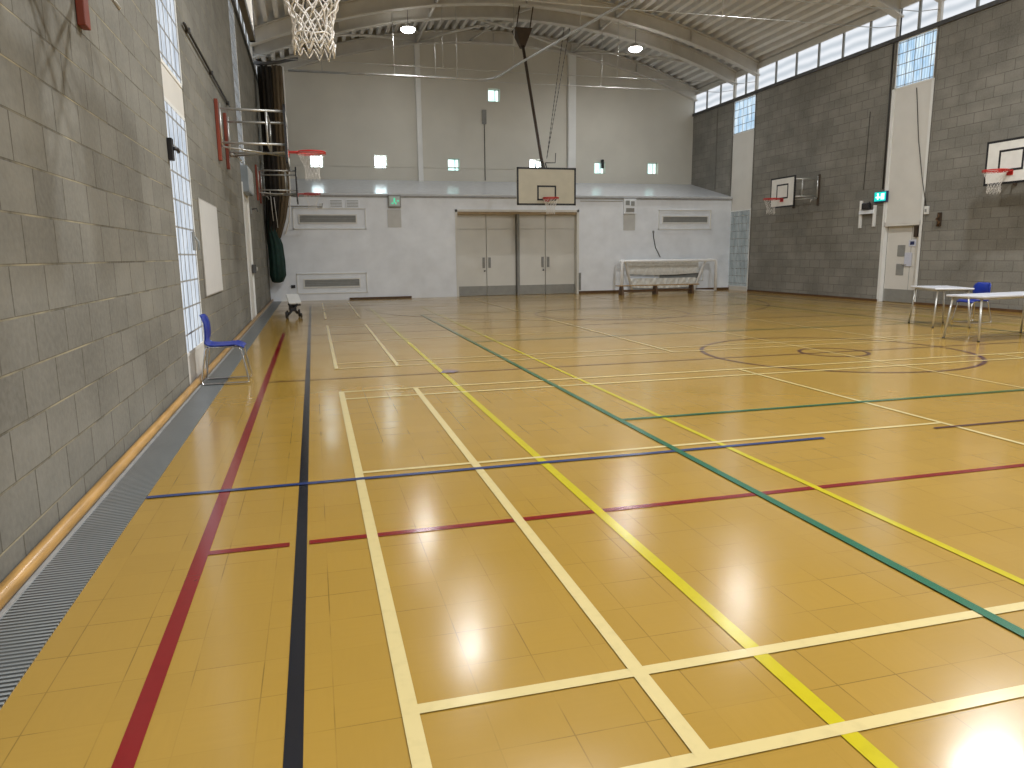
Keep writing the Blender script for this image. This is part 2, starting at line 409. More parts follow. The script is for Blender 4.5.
for x, z, pm in WINS:
    WN[0] += 1
    f0 = MB()
    for a in ((x-HW, x-HW+.03, z-HW, z+HW), (x+HW-.03, x+HW, z-HW, z+HW), (x-HW, x+HW, z-HW, z-HW+.03), (x-HW, x+HW, z+HW-.03, z+HW), (x+.06, x+.085, z-HW, z+HW)):
        f0.box(a[0], a[1], YU+.15, YU+.19, a[2], a[3])
    wf = struct('window_%d' % WN[0], f0, 'white')
    MB().box(x-HW, x+HW, YU+.2, YU+.215, z-HW, z+HW).build('pane', pm, wf)
# lower back wall (store room front) with the doorway, and the sloping ledge above
DX0, DX1, DZ = 4.58, 8.88, 2.86
wb = MB(); wall_with_holes(wb, XL, XR, 0, 3.42, [(DX0, DX1, -.001, DZ)], YB, YB+.3)
wo = wb.build('wall_back', 'white_low', fix=False); wo['kind'] = 'structure'
trim(MB().add([(XL, YB-.05, 3.42), (XR, YB-.05, 3.42), (XR, YU, 4.16), (XL, YU, 4.16), (XL, YB-.05, 3.36), (XR, YB-.05, 3.36), (XR, YU, 4.0), (XL, YU, 4.0)],
     [(0, 1, 2, 3), (7, 6, 5, 4), (0, 4, 5, 1), (0, 3, 7, 4), (1, 5, 6, 2)]), plain('glossy white ledge', (.58, .60, .63), .22, var=.05))
trim(MB().box(XL, XR, YB-.03, YB, 3.30, 3.355), 'fillet')
# window strips, infill panels
def strip(side, y0, y1, parts):
    x = XL if side < 0 else XR; d = side
    for (z0, z1, kind) in parts:
        if kind in ('panel',):
            trim(MB().box(x+d*.012, x+d*.25, y0, y1, z0, z1), 'panel')
        else:
            WN[0] += 1; fr = MB()
            for (a, b_, c_, e) in ((y0, y0+.035, z0, z1), (y1-.035, y1, z0, z1), (y0, y1, z0, z0+.04), (y0, y1, z1-.04, z1)):
                fr.box(x+d*.004, x+d*.2, a, b_, c_, e)
            wf = struct('window_%d' % WN[0], fr, 'white')
            pn = MB().box(x+d*.012, x+d*.13, y0+.035, y1-.035, z0+.04, z1-.04)
            # raised joints between the glass blocks
            pn.build('glass_blocks', kind, wf)
            jn = MB(); yy = math.ceil((y0+.035)/.27)*.27
            rh = .29 if kind == 'pane_bl' else .27
            while yy < y1-.04: jn.box(x+d*.006, x+d*.02, yy-.008, yy+.008, z0+.04, z1-.04); yy += .27
            zz = math.ceil((z0+.05)/rh)*rh
            while zz < z1-.05: jn.box(x+d*.006, x+d*.02, y0+.035, y1-.035, zz-.009, zz+.009); zz += rh
            jn.build('block_joints', 'fillet', wf)
strip(-1, .65, 2.0, [(0, .12, 'panel'), (.12, ZS-.03, 'pane_bl')])
strip(-1, 8.45, 9.8, [(0, .35, 'panel'), (.35, 3.05, 'pane_bl'), (3.05, 3.38, 'panel'), (3.38, ZS-.03, 'pane_bl')])
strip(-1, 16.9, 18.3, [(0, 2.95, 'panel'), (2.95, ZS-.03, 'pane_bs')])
strip(1, .2, 1.55, [(0, 5.6, 'panel'), (5.6, ZS-.03, 'pane_b')])
strip(1, 8.0, 9.35, [(0, 5.6, 'panel'), (5.6, ZS-.03, 'pane_b')])
strip(1, 15.78, 17.08, [(2.16, 5.6, 'panel'), (5.6, ZS-.03, 'pane_b')])
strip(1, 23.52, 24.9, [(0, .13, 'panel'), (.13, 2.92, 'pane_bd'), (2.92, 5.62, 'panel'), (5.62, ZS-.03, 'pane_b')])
# clerestory: sill rail, head beam, mullions and panes
for side, x in ((-1, XL), (1, XR)):
    st = LST+[(24.2, 25.5)] if side < 0 else RST
    trim(MB().box(x-side*.05, x+side*.28, YN, YU, ZS-.03, ZS+.07), 'dark_rail')
    trim(MB().box(x+side*.0, x+side*.28, YN, YU, ZW, ZW+.19), 'steel' if side > 0 else 'dark_rail')
    trim(MB().box(x+side*.12, x+side*.28, YN, YU, ZW+.19, zb(x)+.55), 'dark_rail')  # no rail: dark colour stands for the shaded gap under the decking
    for a, b_ in gaps(YN, YU, st)+list(st):
        nn = max(1, round((b_-a)/1.06)); WN[0] += 1; fr = MB()
        if b_-a < 1.6: nn = 2
        for i in range(nn+1):
            y = a+(b_-a)*i/nn; fr.box(x+side*.01, x+side*.10, y-.035, y+.035, ZS+.07, ZW)
        wf = struct('window_%d' % WN[0], fr, 'grey')
        for i in range(nn):
            ya, yb_ = a+(b_-a)*i/nn+.035, a+(b_-a)*(i+1)/nn-.035
            MB().box(x+side*.05, x+side*.07, ya, yb_, ZS+.07, ZW).build('pane', 'pane_c', wf)
# ------------------------------------------------------------------ ceiling decking, ribs run along the hall
ce = MB(); pitch_ = .30; n = int((XR-XL+1.0)/pitch_)+1; prof = []
for i in range(n):
    x = XL-.5+i*pitch_
    for dx, dz in ((0, .0), (.12, .0), (.135, .2), (.285, .2)): prof.append((x+dx, dz))
prof = [(x, zb(min(max(x, XL-.6), XR+.6))+.47+dz) for x, dz in prof]
K = len(prof); vs = []
for y in (YN-.3, YU+.3):
    vs += [(x, y, z) for x, z in prof]+[(x, y, z+.25) for x, z in prof]
fs = []
for i in range(K-1):
    fs += [(i, i+1, 2*K+i+1, 2*K+i), (K+i, 3*K+i, 3*K+i+1, K+i+1)]
ce.add(vs, fs); co = ce.build('ceiling', 'deck', fix=False); co['kind'] = 'structure'
# arched steel beams
def arch(yc, depth=.44, fw=.24):
    mb = MB(); n_ = 40
    secs = [(-fw/2, 0), (fw/2, 0), (fw/2, .045), (.012, .045), (.012, depth-.03), (fw/2, depth-.03), (fw/2, depth), (-fw/2, depth), (-fw/2, depth-.03), (-.012, depth-.03), (-.012, .045), (-fw/2, .045)]
    vs = []; k = len(secs)
    for i in range(n_+1):
        x = XL-.05+(XR-XL+.1)*i/n_
        for (dy, dz) in secs: vs.append((x, yc+dy, zb(x)+dz))
    fs = [(i*k+j, i*k+(j+1) % k, (i+1)*k+(j+1) % k, (i+1)*k+j) for i in range(n_) for j in range(k)]
    fs += [tuple(range(k)), tuple(range(n_*k, n_*k+k))]
    mb.add(vs, fs)
    for x in (1.0, 3.84, 6.7, 9.71, 12.4):      # web stiffeners
        mb.box(x-.012, x+.012, yc-fw/2, yc+fw/2, zb(x)+.01, zb(x)+depth-.02)
    return trim(mb, 'steel')
for y in (27.8, 24.9, 23.52, 17.1, 15.76, 9.35, 8.0, 1.55, .2, -6.2): arch(y)
# posts on the right and left walls under the arches
pc = MB()
for y in (24.9, 23.52, 17.1, 15.76, 9.35, 8.0, 1.55, .2):
    pc.box(XR-.03, XR+.2, y-.05, y+.05, ZS+.07, zb(XR)+.2); pc.box(XL-.2, XL+.03, y-.05, y+.05, ZS+.07, zb(XL)+.2)
trim(pc, 'steel')
# dark channel joints beside the right hand strips
dj = MB()
for a, b_ in RST[2:]: dj.box(XR-.012, XR+.02, b_, b_+.05, 0 if a < 20 else 3.7, ZS-.03); dj.box(XR-.012, XR+.02, a-.05, a, 0, ZS-.03)
dj.box(XR-.012, XR, 26.0, 26.06, 3.8, ZS-.03)
trim(dj, plain('grey joint strip', (.13, .12, .10), .6, var=.2))
# white edge frames of the strips
we = MB()
we.box(XR-.02, XR+.1, 17.03, 17.13, 0, 5.62).box(XR-.02, XR+.1, 15.74, 15.82, 0, 5.62).box(XR-.02, XR+.1, 23.5, 23.55, 0, 2.95)
we.box(XL-.1, XL+.02, 16.9, 17.0, 0, 3.0).box(XL-.1, XL+.02, 18.2, 18.3, 0, 3.0)
trim(we, 'white')
# corner stanchions on the upper back wall
for x, w_ in ((3.84, .09), (9.75, .15)):
    trim(MB().box(x-w_, x+w_, YU-.16, YU, 3.9 if w_ < .1 else 4.05, zb(x)+.1), 'white')
trim(MB().box(XL, 9.6, YU-.02, YU, 4.62, 4.66), 'cream_up')
# struts between the arches, and roof plane bracing
st = MB()
for x in (3.84, 9.71):
    z = zb(x)+.08
    for a, b_ in ((27.8, 24.9), (24.9, 23.52), (23.52, 17.1), (17.1, 15.76), (15.76, 9.35)): st.tube([(x, a, z), (x, b_, z)], .045, 8)
def roofpt(x, y, o=.1): return (x, y, zb(x)+o)
for (p, q_) in (((4.9, 24.9), (9.71, 27.8)), ((3.84, 27.8), (7.4, 24.9)), ((9.71, 27.8), (13.6, 24.9)), ((3.84, 27.8), (.2, 24.9)), ((5.8, 27.8), (7.2, 23.5))):
    st.tube([tuple(Vector(roofpt(*p)).lerp(Vector(roofpt(*q_)), t/4)+Vector((0, 0, .12*math.sin(PI*t/4)))) for t in range(5)], .04, 6)
trim(st, 'steel')

# ------------------------------------------------------------------ tie rods and their hangers
def tierod(y, lab):
    t = thing('tie_rod', lab, 'tie rod', (XC, y, 7.1), group='steel tie rods under the roof arches')
    MB().tube([(XL-XC, 0, .12), (XL-XC+.6, 0, .02), (0, 0, -.02), (XR-XC-.6, 0, .02), (XR-XC, 0, .12)], .010, 8).build('rod', 'galv', t)
    for x in (-2.7, 3.1):
        MB().tube([(x, 0, 0), (x, 0, zb(XC+x)-7.1+.02)], .010, 6).build('hanger', 'galv', t)
for y, s_ in ((24.9, 'thin steel tie rod across the hall under the second arch from the back wall'), (23.52, 'thin steel tie rod under the third arch, above the main backboard'),
              (17.1, 'steel tie rod across the upper right of the picture, the one further away'), (15.76, 'short bright length of the nearest tie rod, at the top right')):
    tierod(y, s_)
# curtain track, runs across the back bay and bends towards the camera
tk = thing('curtain_track', 'pale metal curtain track hung from the roof, bending towards the viewer', 'curtain track', (0, 0, 0))
pts = [(-.6, 24.3, 6.98), (2.2, 24.3, 6.98), (5.2, 24.28, 6.98), (5.5, 24.2, 6.98), (5.7, 24.0, 6.98), (5.82, 23.6, 6.98), (6.03, 22.0, 6.98), (6.43, 19.5, 6.98), (6.75, 17.47, 6.98), (6.97, 16.2, 6.98), (7.2, 14.5, 6.98)]
MB().tube(pts, .035, 8).build('rail', 'galv', tk)
for x, y in ((.4, 24.35), (2.6, 24.35), (4.6, 24.29), (5.98, 22.4), (6.6, 18.4)):
    MB().tube([(x, y, 6.98), (x, y, zb(x)+.5)], .012, 6).build('hanger', 'galv', tk)

# ------------------------------------------------------------------ lamps
def lamp():
    t = thing('high_bay_lamp', 'lamp', 'lamp')
    MB().lathe([(0, .16), (.05, .16), (.09, .12), (.16, .08), (.20, .02), (.19, .015), (0, .022)], (0, 0, 0), 24).build('lamp_housing', 'alu', t)
    MB().lathe([(0, -.11), (.08, -.105), (.16, -.08), (.21, -.04), (.232, .0), (.22, .012), (0, .02)], (0, 0, 0), 24).build('lens', 'lampglow', t)
    MB().tube([(0, 0, .18), (0, 0, .62)], .008, 6).build('suspension_cable', 'cable', t)
    return t
LP = [(3.06, 24.2, 8.35, 'glowing high bay lamp left of centre under the far arches'), (10.62, 23.95, 8.15, 'glowing high bay lamp at the right under the far arches')]
LP += [(x, y, 8.3, 'high bay lamp overhead, out of the picture') for y in (16.6, 8.7, .9, -5.5) for x in (3.06, 10.7)]
l0 = lamp(); first = True
for (x, y, z, lab) in LP:
    if first: t = l0; t.location = (x, y, z); t['label'] = lab; first = False
    else: t = dup(l0, (x, y, z), 0, lab, 'high bay lamps under the roof')
    t['group'] = 'high bay lamps under the roof'
    ld = bpy.data.lights.new('lamp_light', 'AREA'); ld.shape = 'DISK'; ld.size = .5; ld.energy = LAMP_W*(.45 if y > 20 else .34 if y > 12 else 4.1 if y > 0 else 2.4); ld.color = (.96, .98, 1)
    lo = bpy.data.objects.new('lamp_light', ld); C.objects.link(lo); lo.parent = t; lo.location = (0, 0, -.125)

# ------------------------------------------------------------------ basketball nets and goals
def net(rim_r, L, cz, cx_, name, parent, r=.006, nst=12, rows=7, sides=5):
    mb = MB()
    def rad(s): return rim_r*(1-.50*min(1, s/.66)+.05*max(0, s-.66)/.34)
    for k in range(nst):
        for sgn in (-1, 1):
            pts_ = []
            for i in range(rows*2+1):
                s = i/(rows*2); a = 2*PI*(k+sgn*s*rows*.5)/nst
                wob = .010*math.sin(k*3.1+i*1.7+sgn)
                q_ = rad(s)+wob; pts_.append((cx_+q_*math.cos(a), q_*math.sin(a), cz-L*s-.008*math.sin(k*2.3+i)))
            mb.tube(pts_, r, sides)
    pts_ = [(cx_+rad(.86)*math.cos(a), rad(.86)*math.sin(a), cz-L*.86+.008*math.sin(5*a)) for a in [2*PI*i/24 for i in range(24)]]
    mb.tube(pts_, r, sides, closed=True)
    hem = []
    for k in range(nst*4):          # hem hanging in points
        a = 2*PI*k/(nst*4); q_ = rad(1)*(1 if k % 4 else 1.05)
        hem.append((cx_+q_*math.cos(a), q_*math.sin(a), cz-L+(.02, -.012, -.045-.012*math.sin(k*1.3), -.012)[k % 4]))
    mb.tube(hem, r, 4, closed=True)
    return mb.build(name, 'net', parent)
def rim_mb(cx_, cz, r=.235, plate_x=None):
    mb = MB(); mb.tube([(cx_+r*math.cos(a), r*math.sin(a), cz) for a in [2*PI*i/32 for i in range(32)]], .014, 8, closed=True)
    mb.tube([(cx_+(r+.004)*math.cos(a), (r+.004)*math.sin(a), cz-.028) for a in [2*PI*i/32 for i in range(32)]], .008, 6, closed=True)
    if plate_x is not None:
        d = 1 if cx_ > plate_x else -1
        mb.box(plate_x, plate_x+d*.012, -.08, .08, cz-.09, cz+.02)
        for s in (-1, 1): mb.tube([(plate_x, s*.07, cz-.01), (cx_-d*r*.86, s*.11, cz-.006)], .012, 6)
        mb.box(plate_x, cx_-d*r*.96, -.05, .05, cz-.02, cz-.006)
    return mb
def sq_frame(mb, x, y0, y1, z0, z1, w_, t_=.003):
    for a in ((y0, y0+w_, z0, z1), (y1-w_, y1, z0, z1), (y0, y1, z0, z0+w_), (y0, y1, z1-w_, z1)):
        mb.box(x, x+t_, a[0], a[1], a[2], a[3])
def wall_goal(label, loc, rz, w_=1.22, cord=.002, bx_=1.07, pm='plank', pw=.06):
    t = thing('basketball_goal', label, 'basketball goal', loc, rz, 'practice basketball goals on the side walls')
    for s in (-1, 1):
        MB().rbox(.004, .054, s*.6-pw, s*.6+pw, 2.82, 3.76, .006).build('backing_plank', pm, t)
        a = MB()
        for z in (3.10, 3.62): a.tube([(.05, s*.6, z), (bx_-.03, s*.55, z)], .02, 8)
        a.tube([(bx_-.30, s*.565, 3.10), (bx_-.30, s*.565, 3.62)], .018, 8)
        a.tube([(.07, s*.6, 3.06), (.07, s*.6, 3.7)], .02, 8)
        a.build('side_arm', 'galv', t)
    for z in (3.10, 3.62): MB().tube([(bx_-.3, -.565, z), (bx_-.3, .565, z)], .018, 8).build('cross_bar', 'galv', t)
    for s in (-1, 1): MB().tube([(.07, s*.6, 3.04), (bx_-.06, -s*.1, 3.02+s*.02)], .016, 8).build('diagonal_brace', 'galv', t)
    lv = MB().tube([(.10, .56, 3.06), (.22, .54, 3.0), (.26, .54, 2.93)], .014, 6).disc_cyl((.1, .56, 3.06), (0, 1, 0), .035, .03, 10).build('locking_lever', 'alu', t)
    bd = MB().rbox(bx_-.03, bx_, -w_/2, w_/2, 2.80, 3.72, .005).build('backboard', 'board', t)
    e = MB(); sq_frame(e, bx_-.034, -w_/2-.003, w_/2+.003, 2.797, 3.723, .045, .037); e.build('border', 'black', bd)
    e = MB(); sq_frame(e, bx_, -.295, .295, 3.06, 3.51, .045); e.build('target_square', 'black', bd)
    rm = rim_mb(bx_+.38, 3.06, plate_x=bx_).build('rim', 'red', t)
    net(.225, .42, 3.05, bx_+.38, 'net', t, cord)
    return t
gl = wall_goal('practice basketball goal on the left wall whose white net hangs into the top edge', (XL, 4.97, .06), 0, cord=.0052)
gl = wall_goal('basketball goal on the left wall with red ring in front of a lit window', (XL, 13.55, .13), 0)
dup(gl, (XL, 22.1, .12), 0, 'furthest practice basketball goal on the left wall, beside the hanging curtain')
gl = wall_goal('practice basketball goal on the right block wall, whole white board in view', (XR, 20.47, -.03), PI, bx_=.89, pm='brown', pw=.03)
dup(gl, (XR, 12.62, -.03), PI, 'practice basketball goal cut off by the right edge, above the tables')
# the main goal hung from the roof
t = thing('basketball_goal', 'main basketball goal with cream board hung from the roof in front of the doors', 'basketball goal', (6.70, 21.5, 0))
bd = MB().rbox(-.93, .93, 0, .04, 2.86, 3.96, .006).build('backboard', 'board_cream', t)
e = MB()
for a in ((-.93, -.875, 2.86, 3.96), (.875, .93, 2.86, 3.96), (-.93, .93, 2.86, 2.915), (-.93, .93, 3.905, 3.96)): e.box(a[0], a[1], -.004, 0, a[2], a[3])
e.build('border', 'black', bd)
e = MB()
for a in ((-.30, -.25, 3.0, 3.44), (.25, .30, 3.0, 3.44), (-.3, .3, 3.0, 3.05), (-.3, .3, 3.39, 3.44)): e.box(a[0], a[1], -.004, 0, a[2], a[3])
e.build('target_square', 'black', bd)
rt = bpy.data.objects.new('rim', rim_mb(.38, 3.05, plate_x=0).build('x', 'red').data); C.objects.link(rt); bpy.data.objects.remove(bpy.data.objects['x'])
rt.parent = t; rt.rotation_euler = (0, 0, -PI/2)
nn_ = net(.225, .42, 3.04, .38, 'net', t, .0035); nn_.rotation_euler = (0, 0, -PI/2)
MB().tube([(-.05, .10, 3.9), (-.03, .45, 4.3), (.0, 2.55, 8.2)], [.045, .05, .05], 10).build('hanging_mast', 'brown', t)
MB().add([(-.28, 2.3, 8.52), (.28, 2.3, 8.52), (.28, 2.8, 8.52), (-.28, 2.8, 8.52), (-.06, 2.42, 7.95), (.06, 2.42, 7.95), (.06, 2.6, 7.95), (-.06, 2.6, 7.95)],
    [(0, 1, 2, 3), (7, 6, 5, 4), (0, 4, 5, 1), (1, 5, 6, 2), (2, 6, 7, 3), (3, 7, 4, 0)]).build('roof_bracket', 'brown', t)
for sx in (-.22, .22): MB().tube([(sx, 2.4, 8.5), (sx, 2.02, 9.07)], .02, 6).build('roof_strut', 'brown', t)
a = MB(); a.tube([(-.35, .08, 3.9), (-.3, .12, 4.15), (-.02, .3, 4.2)], .018, 6).tube([(.02, .2, 4.12), (.32, .15, 4.12), (.32, .1, 4.4)], .016, 6).tube([(-.2, .06, 3.3), (-.05, .12, 4.1)], .02, 6).tube([(.2, .06, 3.3), (-.0, .12, 4.1)], .02, 6)
a.build('top_frame', 'dark_rail', t)
for x0 in (.75, .95):
    ch = MB(); p0 = Vector((.1, .3, 4.25)); p1 = Vector((x0+.75, 2.75, 8.75)); k = 60
    ch.tube([p0.lerp(p1, i/k) for i in range(k+1)], [.014 if i % 2 else .005 for i in range(k+1)], 5)
    ch.build('chain', 'dark_rail', t)

# ------------------------------------------------------------------ netting curtain in the left far corner
t = thing('divider_curtain', 'tall gathered dark curtain in the far left corner, bagged in green below', 'curtain', (-1.12, 24.22, 0))
def pleat(mb, levels, n_=48, seed=0):
    vs = []; k = len(levels)
    for li, (z, cx_, cy_, rx, ry, am) in enumerate(levels):
        for j in range(n_):
            a = 2*PI*j/n_; q_ = 1+am*math.sin(9*a+seed+.15*li)+am*.5*math.sin(17*a+seed*2+.3*li)
            vs.append((cx_+rx*q_*math.cos(a), cy_+ry*q_*math.sin(a), z))
    fs = [(i*n_+j, i*n_+(j+1) % n_, (i+1)*n_+(j+1) % n_, (i+1)*n_+j) for i in range(k-1) for j in range(n_)]
    fs += [tuple(range(n_)), tuple(range((k-1)*n_, k*n_))]
    mb.add(vs, fs, 0, True); return mb
pleat(MB(), [(1.7, -.36, 0, .05, .1, .1), (2.0, -.30, 0, .12, .2, .12), (2.5, -.22, 0, .18, .26, .14)]+[(z, -.14, .0, .20, .30, .16) for z in (3.2, 4.2, 5.0, 5.8, 6.5, 7.0)]).build('black_netting', 'cloth_dark', t)
pleat(MB(), [(2.0, -.12, .1, .10, .2, .1), (2.6, .02, .1, .15, .25, .12)]+[(z, .10+.012*z, .1, .18, .30, .14) for z in (3.4, 4.2, 5.0, 5.8, 6.5, 7.05)], seed=2).build('brown_curtain', 'cloth_tan', t)
pleat(MB(), [(.62, -.2, 0, .08, .10, .03), (.66, -.19, 0, .17, .2, .05), (.85, -.17, 0, .235, .28, .06), (1.3, -.17, 0, .235, .28, .06), (1.8, -.19, 0, .215, .25, .08), (2.1, -.24, 0, .17, .24, .1), (2.45, -.31, 0, .10, .2, .1), (2.7, -.36, 0, .05, .12, .1)], seed=1).build('green_bag', 'bag', t)
a = MB(); a.tube([(.38, -.25, 7.0), (.38, -.28, 4.4), (.36, -.28, 3.3), (.28, -.28, 2.5), (.14, -.28, 2.1)], .022, 6)
a.tube([(-.12, -.34, 3.2), (-.06, -.33, 2.3)], .012, 6).tube([(-.22, -.33, 3.4), (-.18, -.33, 2.5)], .012, 6)
a.build('white_edge_cord', 'net', t)
a = MB().tube([(-.42, -.3, 7.05), (-.1, -.42, 7.02), (.3, -.35, 7.1), (.62, -.1, 7.25), (.8, .2, 7.35)], .05, 8); a.build('curved_track', 'dark_rail', t)

# ------------------------------------------------------------------ doors in the lower back wall
trim(MB().box(DX0-.07, DX0+.006, YB-.02, YB+.3, 0, DZ+.07).box(DX1-.006, DX1+.07, YB-.02, YB+.3, 0, DZ+.07).box(DX0-.07, DX1+.07, YB-.02, YB+.3, DZ-.006, DZ+.07), 'door')
trim(MB().box(DX0, DX1, YB+.02, YB+.3, 2.78, DZ), 'skirt' if False else plain('tan door head', (.42, .31, .18), .5))
trim(MB().box(6.69, 6.77, YB+.02, YB+.28, 0, 2.78), 'louvre')
DN = 0
for (x0, x1, hs) in ((DX0, 5.62, 1), (5.63, 6.68, -1), (6.78, 7.76, 1), (7.77, DX1, -1)):
    DN += 1; y = YB+.20
    d = struct('door_%d' % DN, MB().rbox(x0+.006, x1-.006, y, y+.05, .01, 2.28, .004), 'door')
    MB().box(x0+.006, x1-.006, y, y+.05, 2.29, 2.78).build('transom_panel', 'door', d)
    MB().box(x0+.01, x1-.01, y-.006, y, .02, .34).build('kick_plate', 'kick', d)
    hx = x1-.10 if hs > 0 else x0+.10
    MB().rbox(hx-.045, hx+.045, y-.02, y, .96, 1.32, .006).build('push_plate', 'louvre', d)
    if DN in (1, 3): MB().disc_cyl((hx+.03, y-.008, .86), (0, 1, 0), .03, .02, 12).build('lock', 'dark_rail', d)
# back of the recess behind the doors
trim(MB().box(DX0-.1, DX1+.1, YB+.31, YB+.36, 0, 3.0), 'cream_up')
# right hand door
DN += 1
d = struct('door_%d' % DN, MB().rbox(XR+.10, XR+.14, 15.84, 17.02, .01, 2.04, .004), 'panel')
MB().box(XR+.094, XR+.10, 15.86, 17.0, .02, .36).build('kick_plate', 'kick', d)
for z0 in (1.24, .74): MB().rbox(XR+.088, XR+.11, 16.36, 16.62, z0, z0+.30, .004).build('vision_panel', 'louvre', d)
MB().box(XR+.096, XR+.10, 16.16, 16.17, .02, 2.02).build('leaf_joint', 'grey', d)
MB().tube([(XR+.09, 16.27, 1.02), (XR+.05, 16.27, 1.02), (XR+.05, 16.37, 1.02)], .012, 6).build('handle', 'alu', d)
MB().rbox(XR+.05, XR+.10, 15.95, 16.07, 1.74, 2.02, .006).build('door_closer', 'brown', d)
trim(MB().box(XR-.02, XR+.14, 15.8, 17.05, 2.045, 2.16), 'panel')
trim(MB().box(XR+.2, XR+.3, 15.78, 17.08, 0, 2.3), 'grey')  # unseen backing added to block sky light through the door gaps
s = thing('door_sign', 'small white sign with dark blue symbol, on the right door under its closer', 'sign', (XR+.085, 16.12, 1.56))
MB().rbox(0, .01, -.12, .12, -.06, .11, .003).build('plate', 'paper', s); MB().rbox(-.004, .001, -.07, .07, -.02, .07, .002).build('symbol', 'signblue', s)
tag(MB().rbox(XR+.075, XR+.088, 16.10, 16.34, .98, 1.34, .003).build('paper_notice', 'paper'), 'pale blue paper notice on the right hand door beside its upper pane', 'notice')

# ------------------------------------------------------------------ vents and signs on the lower back wall
def vent(label, x0, x1, z0, z1, fx0, fx1, fz0, fz1, slats=4):
    t_ = thing('wall_vent', label, 'vent', ((x0+x1)/2, YB, z0), group='long louvred vents in the white wall')
    ox, oz = (x0+x1)/2, z0
    MB().box(x0-ox, x1-ox, -.02, -.012, 0, z1-z0).build('louvre_backing', 'louvre', t_)
    a_ = MB()
    for i in range(slats):
        z = (i+.5)*(z1-z0)/slats; a_.add([(x0-ox, -.03, z-.02), (x1-ox, -.03, z-.02), (x1-ox, -.012, z+.015), (x0-ox, -.012, z+.015)], [(0, 1, 2, 3)])
    a_.build('slats', 'grey', t_)
    a_ = MB()
    for q_ in ((fx0, fx1, fz0, fz0+.03), (fx0, fx1, fz1-.03, fz1), (fx0, fx0+.03, fz0, fz1), (fx1-.03, fx1, fz0, fz1)):
        a_.box(q_[0]-ox, q_[1]-ox, -.03, -.001, q_[2]-oz, q_[3]-oz)
    for q_ in ((x0-.04, x1+.04, z0-.04, z0), (x0-.04, x1+.04, z1, z1+.04), (x0-.04, x0, z0, z1), (x1, x1+.04, z0, z1)):
        a_.box(q_[0]-ox, q_[1]-ox, -.035, -.001, q_[2]-oz, q_[3]-oz)
    a_.build('frame', 'white', t_)
vent('long grey vent high on the white wall at the left, under the far left goal', -.54, 1.22, 2.50, 2.72, -.75, 1.55, 2.28, 2.95)
vent('long grey vent low on the white wall at the left, near the floor', -.5, 1.24, .45, .67, -.75, 1.5, .22, .88)
vent('long grey vent high on the white wall at the right, above the small goal', 12.2, 14.0, 2.50, 2.70, 12.02, 14.15, 2.24, 2.95)
vent('long grey vent low on the white wall at the right, behind the small goal', 12.1, 13.7, .47, .67, 11.9, 13.9, .36, .80)
for x, lab in ((.62, 'square outlet grille left of the pair above the upper left vent'), (1.14, 'square outlet grille right of the pair above the upper left vent')):
    t_ = thing('outlet_grille', lab, 'grille', (x, YB, 2.93), group='small outlet grilles on the white wall')
    MB().rbox(-.22, .22, -.02, -.001, .03, .30, .004).build('plate', 'white_low', t_)
    a_ = MB()
    for i in range(5): a_.box(-.18, .18, -.028, -.02, .07+.045*i, .085+.045*i)
    a_.build('slats', 'grey', t_)
def exit_box(label, x, z, pm, sm, w_=.42, h_=.40):
    t_ = thing('exit_sign', label, 'exit sign', (x, YB, z))
    MB().rbox(-w_/2, w_/2, -.10, -.002, 0, h_, .01).build('casing', 'louvre', t_)
    MB().rbox(-w_/2+.04, w_/2-.04, -.108, -.10, .05, h_-.05, .003).build('face', pm, t_)
    f_2 = MB()
    # running figure and arrow
    f_2.box(-.03, .02, -.114, -.108, .16, .26); f_2.box(-.025, .015, -.114, -.108, .255, .30)
    f_2.box(-.10, -.03, -.114, -.108, .11, .15); f_2.box(.02, .06, -.114, -.108, .10, .16); MB().box(.08, .15, -.114, -.108, .19, .22).build('arrow', sm, t_)
    f_2.build('symbol', sm, t_)
exit_box('square exit sign casing glowing faint green on the white wall left of the doors', 2.49, 2.98, 'exitpale', 'exitspot')
tag(MB().rbox(2.25, 2.70, YB-.012, YB-.002, 2.34, 2.92, .003).build('wall_plate', 'plate'), 'pale grey rectangular plate under the exit sign left of the doors', 'plate')
t_ = thing('notice_box', 'grey wall box with white top right of the main backboard, above a pale plate', 'box', (10.87, YB, 2.80))
MB().rbox(-.24, .24, -.08, -.002, 0, .52, .008).build('casing', 'white_low', t_); MB().rbox(-.16, .16, -.09, -.078, .06, .20, .004).build('grey_panel', 'kick', t_)
MB().rbox(-.18, -.02, -.088, -.078, .30, .46, .004).build('left_mark', 'grey', t_)
MB().rbox(.03, .17, -.088, -.078, .28, .44, .004).build('right_mark', 'grey', t_)
tag(MB().rbox(10.65, 11.10, YB-.012, YB-.002, 2.22, 2.78, .003).build('wall_plate', 'plate'), 'pale grey rectangular plate under the box right of the backboard', 'plate')
tag(MB().rbox(.9, 2.95, YB-.05, YB-.001, .01, .07, .004).build('threshold_strip', 'skirt'), 'low dark brown strip at the foot of the white wall on the left', 'strip')
tag(MB().rbox(-.93, -.80, YB-.04, YB-.001, .42, .52, .005).build('wall_socket', 'black'), 'small black socket low on the white wall behind the trolley', 'socket')
t_ = thing('door_stop_plate', 'narrow dark metal plate on the wall at the right edge of the doors', 'plate', (8.99, YB, .12))
MB().rbox(-.04, .04, -.04, -.001, 0, .62, .005).build('plate', 'louvre', t_); MB().rbox(-.02, .02, -.06, -.04, .2, .4, .004).build('grip', 'grey', t_)
t_ = thing('wall_hook', 'white hook arm high on the white wall beside the far left goal', 'hook', (-.1, YB, 2.98))
